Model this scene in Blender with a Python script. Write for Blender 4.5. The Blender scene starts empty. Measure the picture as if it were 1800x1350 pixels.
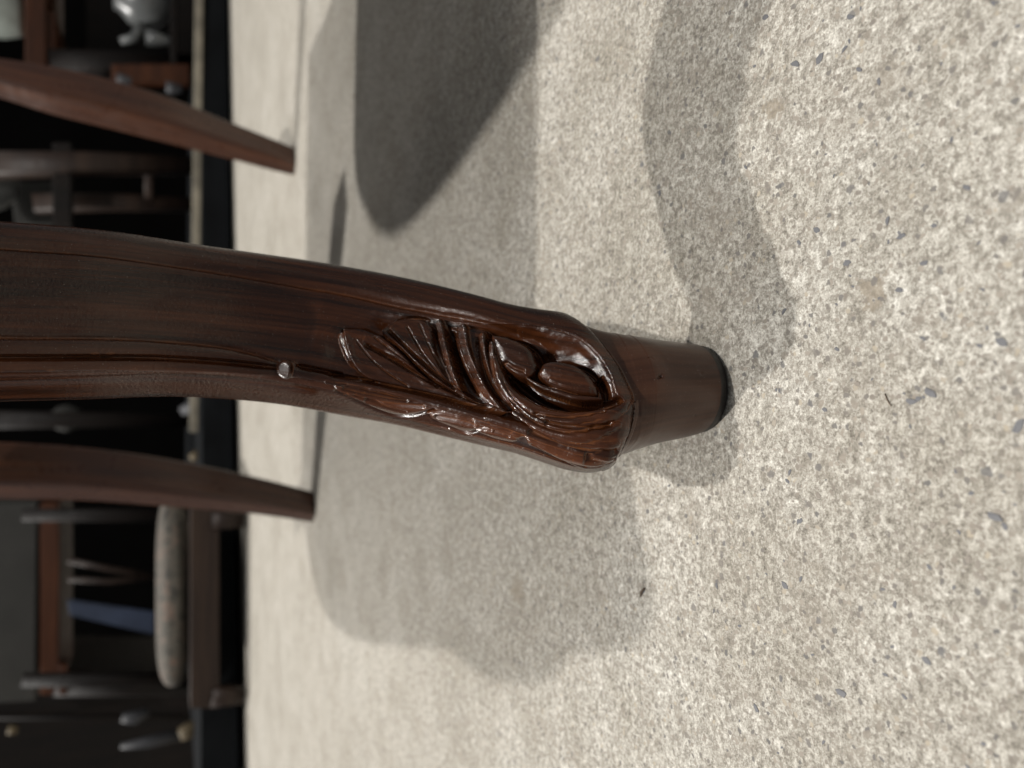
import bpy, bmesh, math, random
import numpy as np
from mathutils import Vector, Matrix

random.seed(7); RNG = np.random.default_rng(7)
S = bpy.context.scene
COL = S.collection

# ------------------------------------------------------------------ camera
PITCH, FPX, CH = math.radians(25), 1300.0, 0.154
CY = -0.1885
FW = np.array([0, math.cos(PITCH), -math.sin(PITCH)])
UP = np.array([0, math.sin(PITCH), math.cos(PITCH)])
RT = np.array([1.0, 0, 0])
CAMP = np.array([0.0005, CY, CH])
cd = bpy.data.cameras.new('camera'); cam = bpy.data.objects.new('camera', cd); COL.objects.link(cam)
cd.lens, cd.sensor_width, cd.sensor_fit = 26, 36, 'HORIZONTAL'
cd.clip_start, cd.clip_end = 0.01, 60
cd.dof.use_dof = True; cd.dof.focus_distance = 0.209; cd.dof.aperture_fstop = 10.5
M = Matrix(((-UP[0], RT[0], -FW[0], CAMP[0]), (-UP[1], RT[1], -FW[1], CAMP[1]), (-UP[2], RT[2], -FW[2], CAMP[2]), (0, 0, 0, 1)))
cam.matrix_world = M
S.camera = cam

# ------------------------------------------------------------------ light
W = bpy.data.worlds.new('World'); S.world = W; W.use_nodes = True
bgn = W.node_tree.nodes['Background']; bgn.inputs[0].default_value = (0.92, 0.96, 1.0, 1); bgn.inputs[1].default_value = 0.18
S.view_settings.view_transform = 'Standard'; S.view_settings.look = 'None'; S.view_settings.exposure = 0.0; S.view_settings.gamma = 1

def lamp(loc, power, size, col=(1, .95, .88)):
    l = bpy.data.lights.new('ceiling_lamp', 'POINT'); l.energy = power; l.shadow_soft_size = size; l.color = col
    o = bpy.data.objects.new('ceiling_lamp', l); COL.objects.link(o); o.location = loc
    return o
LA = np.array([-4.0, 3.4, 6.0])
LB = np.array([0.42, 0.08, 2.60])
lamp(LA, 2050, .085, (1, .97, .925))
lamp(LB, 150, .022, (1, .97, .925))
lamp((-1.5, 3.4, 2.7), 55, .25)
lamp((1.9, 2.8, 2.7), 45, .25)
def panel(loc, sx, sy, power):  # unseen soft area lights added for ambient and broad highlights on the carving
    l = bpy.data.lights.new('added_softbox', 'AREA'); l.shape = 'RECTANGLE'; l.size, l.size_y, l.energy, l.color = sx, sy, power, (1, .97, .93)
    o = bpy.data.objects.new('added_softbox', l); COL.objects.link(o); o.location = loc
panel((-.1, .05, 2.9), 1.2, .5, 21)
panel((.25, -.7, 2.9), 1.2, .4, 4)

# ------------------------------------------------------------------ helpers
def tag(o, label=None, cat=None, group=None, kind=None):
    if label: o['label'] = label
    if cat: o['category'] = cat
    if group: o['group'] = group
    if kind: o['kind'] = kind
    return o

def empty(name, loc, label, cat, group=None):
    o = bpy.data.objects.new(name, None); COL.objects.link(o); o.location = loc
    o.empty_display_size = .02
    return tag(o, label, cat, group)

def link(name, me, mat, parent=None, loc=None):
    o = bpy.data.objects.new(name, me); COL.objects.link(o)
    if mat is not None and len(me.materials) == 0: me.materials.append(mat)
    if parent is not None:
        o.parent = parent
        pw = WLOC.get(parent.name, Vector((0, 0, 0)))
        o.location = Vector(loc if loc is not None else (0, 0, 0)) - pw
    elif loc is not None: o.location = loc
    WLOC[o.name] = Vector(loc if loc is not None else (0, 0, 0))
    return o
WLOC = {}

def thing(name, loc, label, cat, group=None):
    o = empty(name, loc, label, cat, group); WLOC[o.name] = Vector(loc); return o

def np_mesh(name, co, quads, uv=None, smooth=True):
    me = bpy.data.meshes.new(name)
    nq = len(quads)
    me.vertices.add(len(co)); me.vertices.foreach_set('co', np.ascontiguousarray(co, dtype=np.float32).ravel())
    me.loops.add(nq * 4); me.loops.foreach_set('vertex_index', np.ascontiguousarray(quads, dtype=np.int32).ravel())
    me.polygons.add(nq)
    me.polygons.foreach_set('loop_start', np.arange(0, nq * 4, 4, dtype=np.int32))
    me.update(calc_edges=True)
    if uv is not None:
        l = me.uv_layers.new(name='UVMap')
        l.data.foreach_set('uv', np.ascontiguousarray(uv[quads.ravel()], dtype=np.float32).ravel())
    if smooth: me.polygons.foreach_set('use_smooth', np.ones(nq, dtype=bool))
    me.validate(); me.update()
    return me

def bm_mesh(name, bm, smooth=False):
    me = bpy.data.meshes.new(name); bm.to_mesh(me); bm.free()
    if smooth: me.polygons.foreach_set('use_smooth', [True] * len(me.polygons))
    return me

def box(cx, cy, cz, sx, sy, sz, bev=.003, rot=None):
    bm = bmesh.new(); bmesh.ops.create_cube(bm, size=1)
    bmesh.ops.scale(bm, vec=(sx, sy, sz), verts=bm.verts)
    if bev: bmesh.ops.bevel(bm, geom=bm.edges[:], offset=min(bev, .4 * min(sx, sy, sz)), segments=2, affect='EDGES', profile=.5)
    if rot: bmesh.ops.rotate(bm, verts=bm.verts, cent=(0, 0, 0), matrix=rot)
    bmesh.ops.translate(bm, verts=bm.verts, vec=(cx, cy, cz))
    return bm

def tube(pts, rad, seg=12, sq=0.0):
    """swept bar through pts with radius per point; sq>0 squares the section"""
    bm = bmesh.new(); rings = []
    P = [Vector(p) for p in pts]; n = len(P)
    if not hasattr(rad, '__len__'): rad = [rad] * n
    for i in range(n):
        t = (P[min(i + 1, n - 1)] - P[max(i - 1, 0)]).normalized()
        a = t.cross(Vector((0, 1, 0)));
        if a.length < .2: a = t.cross(Vector((1, 0, 0)))
        a.normalize(); b = t.cross(a)
        r = []
        for k in range(seg):
            th = 2 * math.pi * k / seg
            c, s = math.cos(th), math.sin(th)
            e = 2 / (2 + 4 * sq)
            c2, s2 = math.copysign(abs(c) ** e, c), math.copysign(abs(s) ** e, s)
            r.append(bm.verts.new(P[i] + rad[i] * (a * c2 + b * s2)))
        rings.append(r)
    for i in range(n - 1):
        for k in range(seg):
            bm.faces.new((rings[i][k], rings[i][(k + 1) % seg], rings[i + 1][(k + 1) % seg], rings[i + 1][k]))
    bm.faces.new(rings[0][::-1]); bm.faces.new(rings[-1])
    bmesh.ops.recalc_face_normals(bm, faces=bm.faces)
    return bm

def lathe(prof, c, seg=28):
    bm = bmesh.new(); rings = []
    for r, z in prof:
        rings.append([bm.verts.new((c[0] + r * math.cos(2 * math.pi * k / seg), c[1] + r * math.sin(2 * math.pi * k / seg), c[2] + z)) for k in range(seg)])
    for i in range(len(rings) - 1):
        for k in range(seg):
            bm.faces.new((rings[i][k], rings[i][(k + 1) % seg], rings[i + 1][(k + 1) % seg], rings[i + 1][k]))
    bm.faces.new(rings[0][::-1]); bm.faces.new(rings[-1])
    bmesh.ops.recalc_face_normals(bm, faces=bm.faces)
    return bm

# ------------------------------------------------------------------ materials
def new_mat(name):
    m = bpy.data.materials.new(name); m.use_nodes = True
    nt = m.node_tree; return m, nt, nt.nodes['Principled BSDF']

def N(nt, typ, **kw):
    n = nt.nodes.new(typ)
    for k, v in kw.items():
        if hasattr(n, k): setattr(n, k, v)
        else: n.inputs[k].default_value = v
    return n

def ramp(nt, fac, stops):
    r = nt.nodes.new('ShaderNodeValToRGB'); e = r.color_ramp.elements
    while len(e) < len(stops): e.new(.5)
    for i, (p, c) in enumerate(stops):
        e[i].position = p; e[i].color = (*c, 1) if len(c) == 3 else c
    nt.links.new(fac, r.inputs[0]); return r.outputs[0]

def mixc(nt, fac, a, b, mode='MIX'):
    n = nt.nodes.new('ShaderNodeMix'); n.data_type = 'RGBA'; n.blend_type = mode
    for s, v in ((n.inputs[0], fac), (n.inputs[6], a), (n.inputs[7], b)):
        if hasattr(v, 'is_linked'): nt.links.new(v, s)
        elif isinstance(v, (int, float)): s.default_value = v
        else: s.default_value = (*v, 1)
    return n.outputs[2]

def math_n(nt, op, a, b=None):
    n = nt.nodes.new('ShaderNodeMath'); n.operation = op
    for s, v in ((n.inputs[0], a), (n.inputs[1], b)):
        if v is None: continue
        if hasattr(v, 'is_linked'): nt.links.new(v, s)
        else: s.default_value = v
    return n.outputs[0]

def mapped(nt, src, scale, rot=(0, 0, 0)):
    m = nt.nodes.new('ShaderNodeMapping'); m.inputs['Scale'].default_value = scale; m.inputs['Rotation'].default_value = rot
    nt.links.new(src, m.inputs[0]); return m.outputs[0]

def noise(nt, vec, scale, detail=4, rough=.6, dist=0.0):
    n = N(nt, 'ShaderNodeTexNoise'); n.inputs['Scale'].default_value = scale; n.inputs['Detail'].default_value = detail
    n.inputs['Roughness'].default_value = rough; n.inputs['Distortion'].default_value = dist
    nt.links.new(vec, n.inputs['Vector']); return n.outputs['Fac']

def wood(name, dark, mid, light, rough=.26, coords='uv', along=2, wear=0.0, wearcol=(.16, .06, .022), coat=.35, speck=True, bump=.12, spec=.5):
    m, nt, b = new_mat(name); L = nt.links
    tc = N(nt, 'ShaderNodeTexCoord')
    if coords == 'uv':
        src = tc.outputs['UV']; v1 = mapped(nt, src, (420, 12, 1)); v2 = mapped(nt, src, (110, 4, 1)); vf = mapped(nt, src, (1000, 1000, 1))
    else:
        src = tc.outputs['Object']; s = [120, 120, 120]; s[along] = 6; s2 = [30, 30, 30]; s2[along] = 2.5
        v1 = mapped(nt, src, s); v2 = mapped(nt, src, s2); vf = mapped(nt, src, (1000, 1000, 1000))
    g1 = noise(nt, v1, 1, 5, .65, .3); g2 = noise(nt, v2, 1, 4, .6, .6)
    g = math_n(nt, 'ADD', math_n(nt, 'MULTIPLY', g1, .45), math_n(nt, 'MULTIPLY', g2, .55))
    c = ramp(nt, g, [(.38, dark), (.5, mid), (.63, light)])
    if wear:
        geo = N(nt, 'ShaderNodeNewGeometry')
        w = ramp(nt, geo.outputs['Pointiness'], [(.502, (0, 0, 0)), (.535, (1, 1, 1))])
        w = math_n(nt, 'MULTIPLY', w, ramp(nt, noise(nt, vf, .12, 4, .7), [(.35, (.15,) * 3), (.65, (1,) * 3)]))
        c = mixc(nt, math_n(nt, 'MULTIPLY', w, wear), c, wearcol)
    if speck:
        sp = ramp(nt, noise(nt, vf, 2.2, 2, .5), [(.70, (0, 0, 0)), (.74, (1, 1, 1))])
        c = mixc(nt, math_n(nt, 'MULTIPLY', sp, .5), c, (.36, .32, .28))
    L.new(c, b.inputs['Base Color'])
    fine = noise(nt, vf, .9, 4, .65)
    r = nt.nodes.new('ShaderNodeMapRange'); L.new(noise(nt, vf, .06, 4, .6), r.inputs[0])
    r.inputs[1].default_value = .3; r.inputs[2].default_value = .7; r.inputs[3].default_value = rough - .06; r.inputs[4].default_value = rough + .1
    L.new(r.outputs[0], b.inputs['Roughness'])
    b.inputs['Coat Weight'].default_value = coat; b.inputs['Coat Roughness'].default_value = rough * .5
    b.inputs['Specular IOR Level'].default_value = spec
    bp = N(nt, 'ShaderNodeBump'); bp.inputs['Strength'].default_value = bump; bp.inputs['Distance'].default_value = .0006
    hsum = math_n(nt, 'ADD', math_n(nt, 'MULTIPLY', g1, .5), fine)
    L.new(hsum, bp.inputs['Height']); L.new(bp.outputs[0], b.inputs['Normal'])
    if coat: L.new(bp.outputs[0], b.inputs['Coat Normal'])
    return m

def plain(name, col, rough=.5, var=.25, scale=30, bump=.1, metal=0, spec=.5):
    m, nt, b = new_mat(name); tc = N(nt, 'ShaderNodeTexCoord')
    n = noise(nt, tc.outputs['Object'], scale, 5, .6)
    lo = tuple(x * (1 - var) for x in col); hi = tuple(min(1, x * (1 + var)) for x in col)
    nt.links.new(ramp(nt, n, [(.3, lo), (.7, hi)]), b.inputs['Base Color'])
    b.inputs['Roughness'].default_value = rough; b.inputs['Metallic'].default_value = metal; b.inputs['Specular IOR Level'].default_value = spec
    bp = N(nt, 'ShaderNodeBump'); bp.inputs['Strength'].default_value = bump; bp.inputs['Distance'].default_value = .004
    nt.links.new(n, bp.inputs['Height']); nt.links.new(bp.outputs[0], b.inputs['Normal'])
    return m

MAT = {}
MAT['carved'] = wood('carved_mahogany', (.005, .0016, .0009), (.038, .0115, .0040), (.086, .026, .0088), .22, wear=.55, bump=.25, wearcol=(.20, .07, .022), coat=.28, spec=.30)
MAT['foot'] = wood('turned_foot_wood', (.034, .013, .007), (.058, .0225, .0115), (.080, .033, .017), .32, coat=.12, bump=.10, speck=True, spec=.4)
MAT['glide'] = plain('black_glide', (.018, .016, .015), .5, .3, 120)
MAT['plainleg'] = wood('plain_leg_wood', (.028, .0105, .0055), (.060, .022, .0105), (.10, .037, .016), .30, coat=.3, bump=.05, speck=False)
MAT['seat'] = wood('seat_wood', (.02, .008, .005), (.04, .016, .009), (.07, .027, .014), .3, 'obj', 0)
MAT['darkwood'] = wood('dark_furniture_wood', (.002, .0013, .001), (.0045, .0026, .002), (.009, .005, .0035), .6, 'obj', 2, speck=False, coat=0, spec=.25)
MAT['brownwood'] = wood('brown_furniture_wood', (.025, .008, .003), (.05, .015, .005), (.08, .026, .009), .5, 'obj', 0, speck=False, coat=0, spec=.3)
MAT['railwood'] = wood('rail_wood', (.014, .008, .006), (.024, .014, .010), (.036, .021, .014), .5, 'obj', 0, speck=False, coat=0, spec=.3)
MAT['porcelain'] = plain('pale_porcelain', (.26, .29, .265), .3, .08, 14, .02)
MAT['ceramic'] = plain('grey_ceramic', (.11, .115, .115), .3, .2, 20, .02)
MAT['blue'] = plain('blue_reflection', (.03, .042, .075), .5, .5, 14, .05)
MAT['greyboard'] = plain('grey_board', (.032, .031, .028), .8, .15, 12, .1)
MAT['trim'] = plain('pale_trim', (.20, .18, .14), .6, .45, 14, .1)
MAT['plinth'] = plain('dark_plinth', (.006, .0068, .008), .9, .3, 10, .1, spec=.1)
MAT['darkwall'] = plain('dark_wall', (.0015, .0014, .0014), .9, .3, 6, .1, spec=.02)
MAT['brass'] = plain('dull_brass', (.10, .075, .04), .6, .3, 60, .05, .3)
MAT['pewter'] = plain('pewter', (.04, .041, .046), .6, .3, 40, .05, .1)

def cushion_mat():
    m, nt, b = new_mat('patterned_fabric'); tc = N(nt, 'ShaderNodeTexCoord')
    v = tc.outputs['Object']
    n1 = noise(nt, v, 30, 4, .6, 2.2); n2 = noise(nt, mapped(nt, v, (1, 1, 1)), 60, 3, .6)
    c = ramp(nt, n1, [(.34, (.012, .012, .014)), (.43, (.085, .078, .064)), (.56, (.10, .09, .075)), (.61, (.19, .12, .09)), (.68, (.05, .047, .04))])
    c = mixc(nt, .12, c, ramp(nt, n2, [(.3, (.03, .03, .03)), (.7, (.17, .16, .14))]))
    nt.links.new(c, b.inputs['Base Color']); b.inputs['Roughness'].default_value = .9
    return m
MAT['fabric'] = cushion_mat()

def mixv(nt, v, sc):
    n = N(nt, 'ShaderNodeTexNoise'); n.inputs['Scale'].default_value = sc * 1.3; n.inputs['Detail'].default_value = 2
    nt.links.new(v, n.inputs['Vector'])
    s = N(nt, 'ShaderNodeVectorMath', operation='SCALE'); nt.links.new(n.outputs['Color'], s.inputs[0]); s.inputs['Scale'].default_value = .9 / sc
    a = N(nt, 'ShaderNodeVectorMath', operation='ADD'); nt.links.new(v, a.inputs[0]); nt.links.new(s.outputs[0], a.inputs[1]); return a.outputs[0]

def concrete():
    m, nt, b = new_mat('concrete'); L = nt.links
    tc = N(nt, 'ShaderNodeTexCoord'); v = tc.outputs['Object']
    big = noise(nt, v, 7, 6, .62, .5); mid = noise(nt, v, 55, 6, .7, .4)
    s1 = noise(nt, v, 620, 8, .84, .2); s2 = noise(nt, v, 1900, 3, .8); s3 = noise(nt, v, 260, 8, .8, .6)
    grain = math_n(nt, 'ADD', math_n(nt, 'ADD', math_n(nt, 'MULTIPLY', s1, .46), math_n(nt, 'MULTIPLY', s2, .18)), math_n(nt, 'MULTIPLY', s3, .36))
    c = ramp(nt, grain, [(.40, (.14, .128, .11)), (.455, (.285, .264, .23)), (.495, (.43, .405, .36)), (.535, (.64, .615, .56)), (.585, (.87, .85, .80))])
    c = mixc(nt, 1.0, c, ramp(nt, big, [(.3, (.78, .77, .74)), (.5, (.93, .92, .90)), (.66, (1.0, 1.0, .99))]), 'MULTIPLY')
    c = mixc(nt, 1.0, c, ramp(nt, noise(nt, v, 24, 5, .65, .8), [(.3, (.76, .745, .715)), (.62, (1, 1, 1))]), 'MULTIPLY')
    c = mixc(nt, ramp(nt, mid, [(.55, (0, 0, 0)), (.70, (.62,) * 3)]), c, (.29, .255, .208))
    pat = ramp(nt, noise(nt, v, 30, 6, .75, 1.2), [(.655, (0, 0, 0)), (.685, (.7,) * 3)])
    # two worn spots where the skin of the cement is gone
    for (wx, wy), wr in WORN:
        ds = N(nt, 'ShaderNodeVectorMath', operation='DISTANCE'); L.new(v, ds.inputs[0]); ds.inputs[1].default_value = (wx, wy, 0)
        e = math_n(nt, 'ADD', math_n(nt, 'MULTIPLY', ds.outputs['Value'], 1 / wr), math_n(nt, 'MULTIPLY', noise(nt, v, 240, 6, .8), 3.2))
        pat = math_n(nt, 'MAXIMUM', pat, ramp(nt, math_n(nt, 'MULTIPLY', e, .33), [(.70, (.85,) * 3), (.74, (0, 0, 0))]))
    c = mixc(nt, pat, c, ramp(nt, s1, [(.4, (.24, .205, .16)), (.6, (.36, .315, .25))]))
    # sand and stone grains of several sizes bedded in the pale cement
    for sc, prob, size, st, cols in ((900, .34, .50, .8, [(.0, (.22, .195, .165)), (.5, (.34, .305, .26)), (1, (.50, .47, .42))]),
                                     (520, .27, .46, .9, [(.0, (.15, .145, .14)), (.4, (.25, .22, .185)), (.8, (.36, .32, .27)), (1, (.46, .40, .31))]),
                                     (300, .10, .40, .80, [(.0, (.13, .13, .135)), (.5, (.23, .205, .175)), (1, (.33, .29, .24))])):
        vo = N(nt, 'ShaderNodeTexVoronoi'); vo.inputs['Scale'].default_value = sc
        L.new(mixv(nt, v, sc), vo.inputs['Vector'])
        sel = N(nt, 'ShaderNodeSeparateColor'); L.new(vo.outputs['Color'], sel.inputs[0])
        keep = math_n(nt, 'LESS_THAN', sel.outputs[0], math_n(nt, 'MULTIPLY', mid, prob * 2))
        rad = math_n(nt, 'MULTIPLY', math_n(nt, 'ADD', sel.outputs[2], .6), size * .85)
        edge = math_n(nt, 'SUBTRACT', rad, vo.outputs['Distance'])
        near = ramp(nt, math_n(nt, 'MULTIPLY', edge, 5), [(0, (0, 0, 0)), (.5, (1, 1, 1))])
        fl = math_n(nt, 'MULTIPLY', math_n(nt, 'MULTIPLY', keep, near), st)
        c = mixc(nt, fl, c, ramp(nt, sel.outputs[1], cols))
        grain = math_n(nt, 'SUBTRACT', grain, math_n(nt, 'MULTIPLY', fl, .06))
    L.new(c, b.inputs['Base Color']); b.inputs['Roughness'].default_value = .8; b.inputs['Specular IOR Level'].default_value = .25
    bp = N(nt, 'ShaderNodeBump'); bp.inputs['Strength'].default_value = .55; bp.inputs['Distance'].default_value = .0012
    L.new(grain, bp.inputs['Height']); L.new(bp.outputs[0], b.inputs['Normal'])
    return m
def floor_xy(px, py):
    d = FW + RT * ((675 - py) / FPX) + UP * ((900 - px) / FPX); q = CAMP + d * (-CAMP[2] / d[2]); return float(q[0]), float(q[1])
WORN = [(floor_xy(1358, 188), .0052), (floor_xy(1535, 512), .0060), (floor_xy(910, 1040), .011)]
MAT['concrete'] = concrete()
MAT['crumb'] = plain('dry_crumb', (.13, .09, .06), .8, .4, 300, .1)
MAT['chip'] = plain('stone_chip', (.135, .135, .142), .6, .5, 300, .1)
MAT['chip2'] = plain('brown_stone_chip', (.24, .21, .175), .6, .4, 300, .1)

# ------------------------------------------------------------------ floor and wall
bm = bmesh.new(); bmesh.ops.create_grid(bm, x_segments=24, y_segments=24, size=5)
bmesh.ops.translate(bm, verts=bm.verts, vec=(0, 2.2, 0))
floor = tag(link('floor', bm_mesh('floor', bm), MAT['concrete'], None, (0, 0, 0)), kind='structure')
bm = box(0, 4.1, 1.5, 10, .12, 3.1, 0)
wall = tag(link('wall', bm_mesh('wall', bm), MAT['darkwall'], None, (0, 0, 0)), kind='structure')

def ray(px, py): return FW + RT * ((675 - py) / FPX) + UP * ((900 - px) / FPX)
def on_floor(px, py, z=0.0):
    d = ray(px, py); return CAMP + d * ((z - CAMP[2]) / d[2])
def at(px, py, y):
    d = ray(px, py); return CAMP + d * ((y - CAMP[1]) / d[1])
def project(P):
    d = P - CAMP; dep = d @ FW
    return 900 - (d @ UP) / dep * FPX, 675 - (d @ RT) / dep * FPX, dep

# stone chips showing in the cement near the foot
def chip_mesh(k):
    bm = bmesh.new(); n = random.randint(5, 8); asp = random.uniform(.45, .9)
    an = sorted(2 * math.pi * (i + random.uniform(-.35, .35)) / n for i in range(n))
    rr = [random.uniform(.7, 1.1) for _ in an]
    lo = [bm.verts.new((r * math.cos(a), asp * r * math.sin(a), -.25)) for a, r in zip(an, rr)]
    hi = [bm.verts.new((.86 * r * math.cos(a), .86 * asp * r * math.sin(a), .09 + random.uniform(-.03, .04))) for a, r in zip(an, rr)]
    c = bm.verts.new((0, 0, .12))
    for i in range(n):
        j = (i + 1) % n
        bm.faces.new((lo[i], lo[j], hi[j], hi[i])); bm.faces.new((hi[i], hi[j], c))
    me = bm_mesh('stone_chip', bm); me.materials.append(MAT['chip'] if k % 3 == 1 else MAT['chip2']); return me
chips = [chip_mesh(k) for k in range(12)]
spots = [(1480, 1218, 2.0), (1440, 104, 1.7), (1398, 112, 1.7), (1748, 908, 1.9), (1330, 1246, 1.5), (1380, 1030, 1.6), (1602, 706, 1.7), (1635, 690, 2.1), (1404, 426, 1.2), (1436, 405, 1.2),
         (1560, 388, 1.2), (1585, 415, 1.3), (1625, 462, 1.4), (1488, 462, 1.3), (1378, 547, 1.2), (1510, 122, 1.3), (1160, 340, 1.3), (1345, 30, 1.4), (1260, 1030, 1.0), (1790, 750, 1.9),
         (1130, 1040, 1.5), (1628, 1160, 1.5), (1388, 830, 1.0), (1700, 330, 1.3), (1580, 510, 1.4), (1760, 600, 1.5), (1495, 30, 1.5), (1300, 1100, .9)]
rc = random.Random(11)
while len(spots) < 285:
    px, py = rc.uniform(985, 1800), rc.uniform(0, 1350)
    if rc.random() < .25 + .75 * (px - 985) / 815: spots.append((px, py, rc.choice([.45, .5, .6, .6, .7, .8, .9, 1.1])))
for i, (px, py, mm) in enumerate(spots):
    q = on_floor(px, py)
    if abs(q[0]) < .016 and abs(q[1]) < .016: continue
    o = bpy.data.objects.new('stone_chip', chips[i % 12] if i >= 28 else chips[[1, 4, 7, 10][i % 4]]); COL.objects.link(o); o.parent = floor
    o.location = (q[0], q[1], 0.0); o.rotation_euler = (0, 0, rc.uniform(0, 6.28)); s_ = mm * 1.25e-3 * rc.uniform(.8, 1.0); o.scale = (s_, s_, s_)
def crumb(name, pts, rad, mat, label, cat):
    o = link(name, bm_mesh(name, tube(pts, rad, 6), True), mat, None, (0, 0, 0)); tag(o, label, cat)
def fl3(px, py, z=.0004): q = on_floor(px, py); return (q[0], q[1], z)
crumb('splinter', [fl3(1556, 692, .0002), fl3(1562, 706, .0002), fl3(1568, 714, .0003)], [.00013, .00017, .0001], MAT['crumb'], 'tiny dark splinter lying on the concrete right of the black foot tip', 'splinter')
crumb('husk', [fl3(1134, 1034, .0003), fl3(1129, 1041, .0004), fl3(1127, 1048, .0003)], [.0003, .0006, .0003], MAT['crumb'], 'tiny brown husk lying at the edge of the shadow below the carved leg', 'husk')

# ------------------------------------------------------------------ carved front leg
def catmull(pts, sub=5, closed=False):
    P = np.array(pts, float); n = len(P); out = []
    rng = range(n if closed else n - 1)
    for i in rng:
        if closed: p0, p1, p2, p3 = P[(i - 1) % n], P[i], P[(i + 1) % n], P[(i + 2) % n]
        else: p0, p1, p2, p3 = P[max(i - 1, 0)], P[i], P[i + 1], P[min(i + 2, n - 1)]
        for k in range(sub):
            t = k / sub
            out.append(.5 * ((2 * p1) + (-p0 + p2) * t + (2 * p0 - 5 * p1 + 4 * p2 - p3) * t * t + (-p0 + 3 * p1 - 3 * p2 + p3) * t ** 3))
    if not closed: out.append(P[-1])
    return np.array(out)

def cubic(xs, ys):
    xs, ys = np.array(xs, float), np.array(ys, float)
    m = np.gradient(ys, xs)
    def f(x):
        x = np.asarray(x, float); i = np.clip(np.searchsorted(xs, x) - 1, 0, len(xs) - 2)
        h = xs[i + 1] - xs[i]; t = np.clip((x - xs[i]) / h, -.0, 1.0)
        ex = np.where(x < xs[0], (x - xs[0]) * m[0], 0) + np.where(x > xs[-1], (x - xs[-1]) * m[-1], 0)
        return (2*t**3 - 3*t**2 + 1) * ys[i] + (t**3 - 2*t**2 + t) * h * m[i] + (-2*t**3 + 3*t**2) * ys[i+1] + (t**3 - t**2) * h * m[i+1] + ex
    return f

def section(corners, rad, nfront, nback, mid_back):
    """rounded quadrilateral; returns (a,n) points, front run first, from right edge over the ridge to the left edge"""
    C = np.array(corners, float); n = len(C); pts = []
    for i in range(n):
        p, c, q = C[i - 1], C[i], C[(i + 1) % n]
        d1 = (p - c) / np.linalg.norm(p - c); d2 = (q - c) / np.linalg.norm(q - c)
        s, e = c + d1 * rad[i], c + d2 * rad[i]
        for t in np.linspace(0, 1, 14): pts.append((1 - t) ** 2 * s + 2 * t * (1 - t) * c + t * t * e)
    pts = np.array(pts)
    pts[:, 0] = (pts[:, 0] - pts[:, 0].min()) / np.ptp(pts[:, 0]) * 2 - 1
    k = int(np.argmax(pts[:, 0])); pts = np.roll(pts, -k, axis=0)
    kl = int(np.argmin(pts[:, 0]))
    def res(P, m):
        s = np.r_[0, np.cumsum(np.linalg.norm(np.diff(P, axis=0), axis=1))]
        t = np.linspace(0, s[-1], m); return np.c_[np.interp(t, s, P[:, 0]), np.interp(t, s, P[:, 1])]
    f = res(pts[:kl + 6], nfront); bk = res(np.vstack([pts[kl + 5:], pts[:1]]), nback + 2)[1:-1]
    return np.vstack([f, bk])

def loft(zs, yc, Rf, Lf, sec_sq, blend):
    """stack of level sections whose two outlines follow Rf and Lf"""
    ang = np.arctan2(sec_sq[:, 1], sec_sq[:, 0]); circ = np.c_[np.cos(ang), np.sin(ang)]
    rows = []; w = .02
    for z in zs:
        b = blend(z); sec = sec_sq * (1 - b) + circ * b
        iR, iL = int(np.argmax(sec[:, 0])), int(np.argmin(sec[:, 0])); Y = float(yc(z))
        for _ in range(6):
            pr = np.array([0, Y - sec[iR, 1] * w, z]); pl = np.array([0, Y - sec[iL, 1] * w, z])
            pxr, _, dr = project(pr); pxl, _, dl = project(pl)
            xr = CAMP[0] + (675 - float(Rf(pxr))) * dr / FPX; xl = CAMP[0] + (675 - float(Lf(pxl))) * dl / FPX
            w = max(.006, (xr - xl) / 2)
        xc = (xr + xl) / 2
        rows.append(np.c_[xc + sec[:, 0] * w, Y - sec[:, 1] * w, np.full(len(sec), z)])
    return np.array(rows)

def grid_quads(nr, nc):
    i = np.arange(nr - 1)[:, None]; j = np.arange(nc)[None, :]; j2 = (j + 1) % nc
    return np.stack([i * nc + j, i * nc + j2, (i + 1) * nc + j2, (i + 1) * nc + j], -1).reshape(-1, 4)

def sstep(a, b, x): t = np.clip((x - a) / (b - a), 0, 1); return t * t * (3 - 2 * t)

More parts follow.
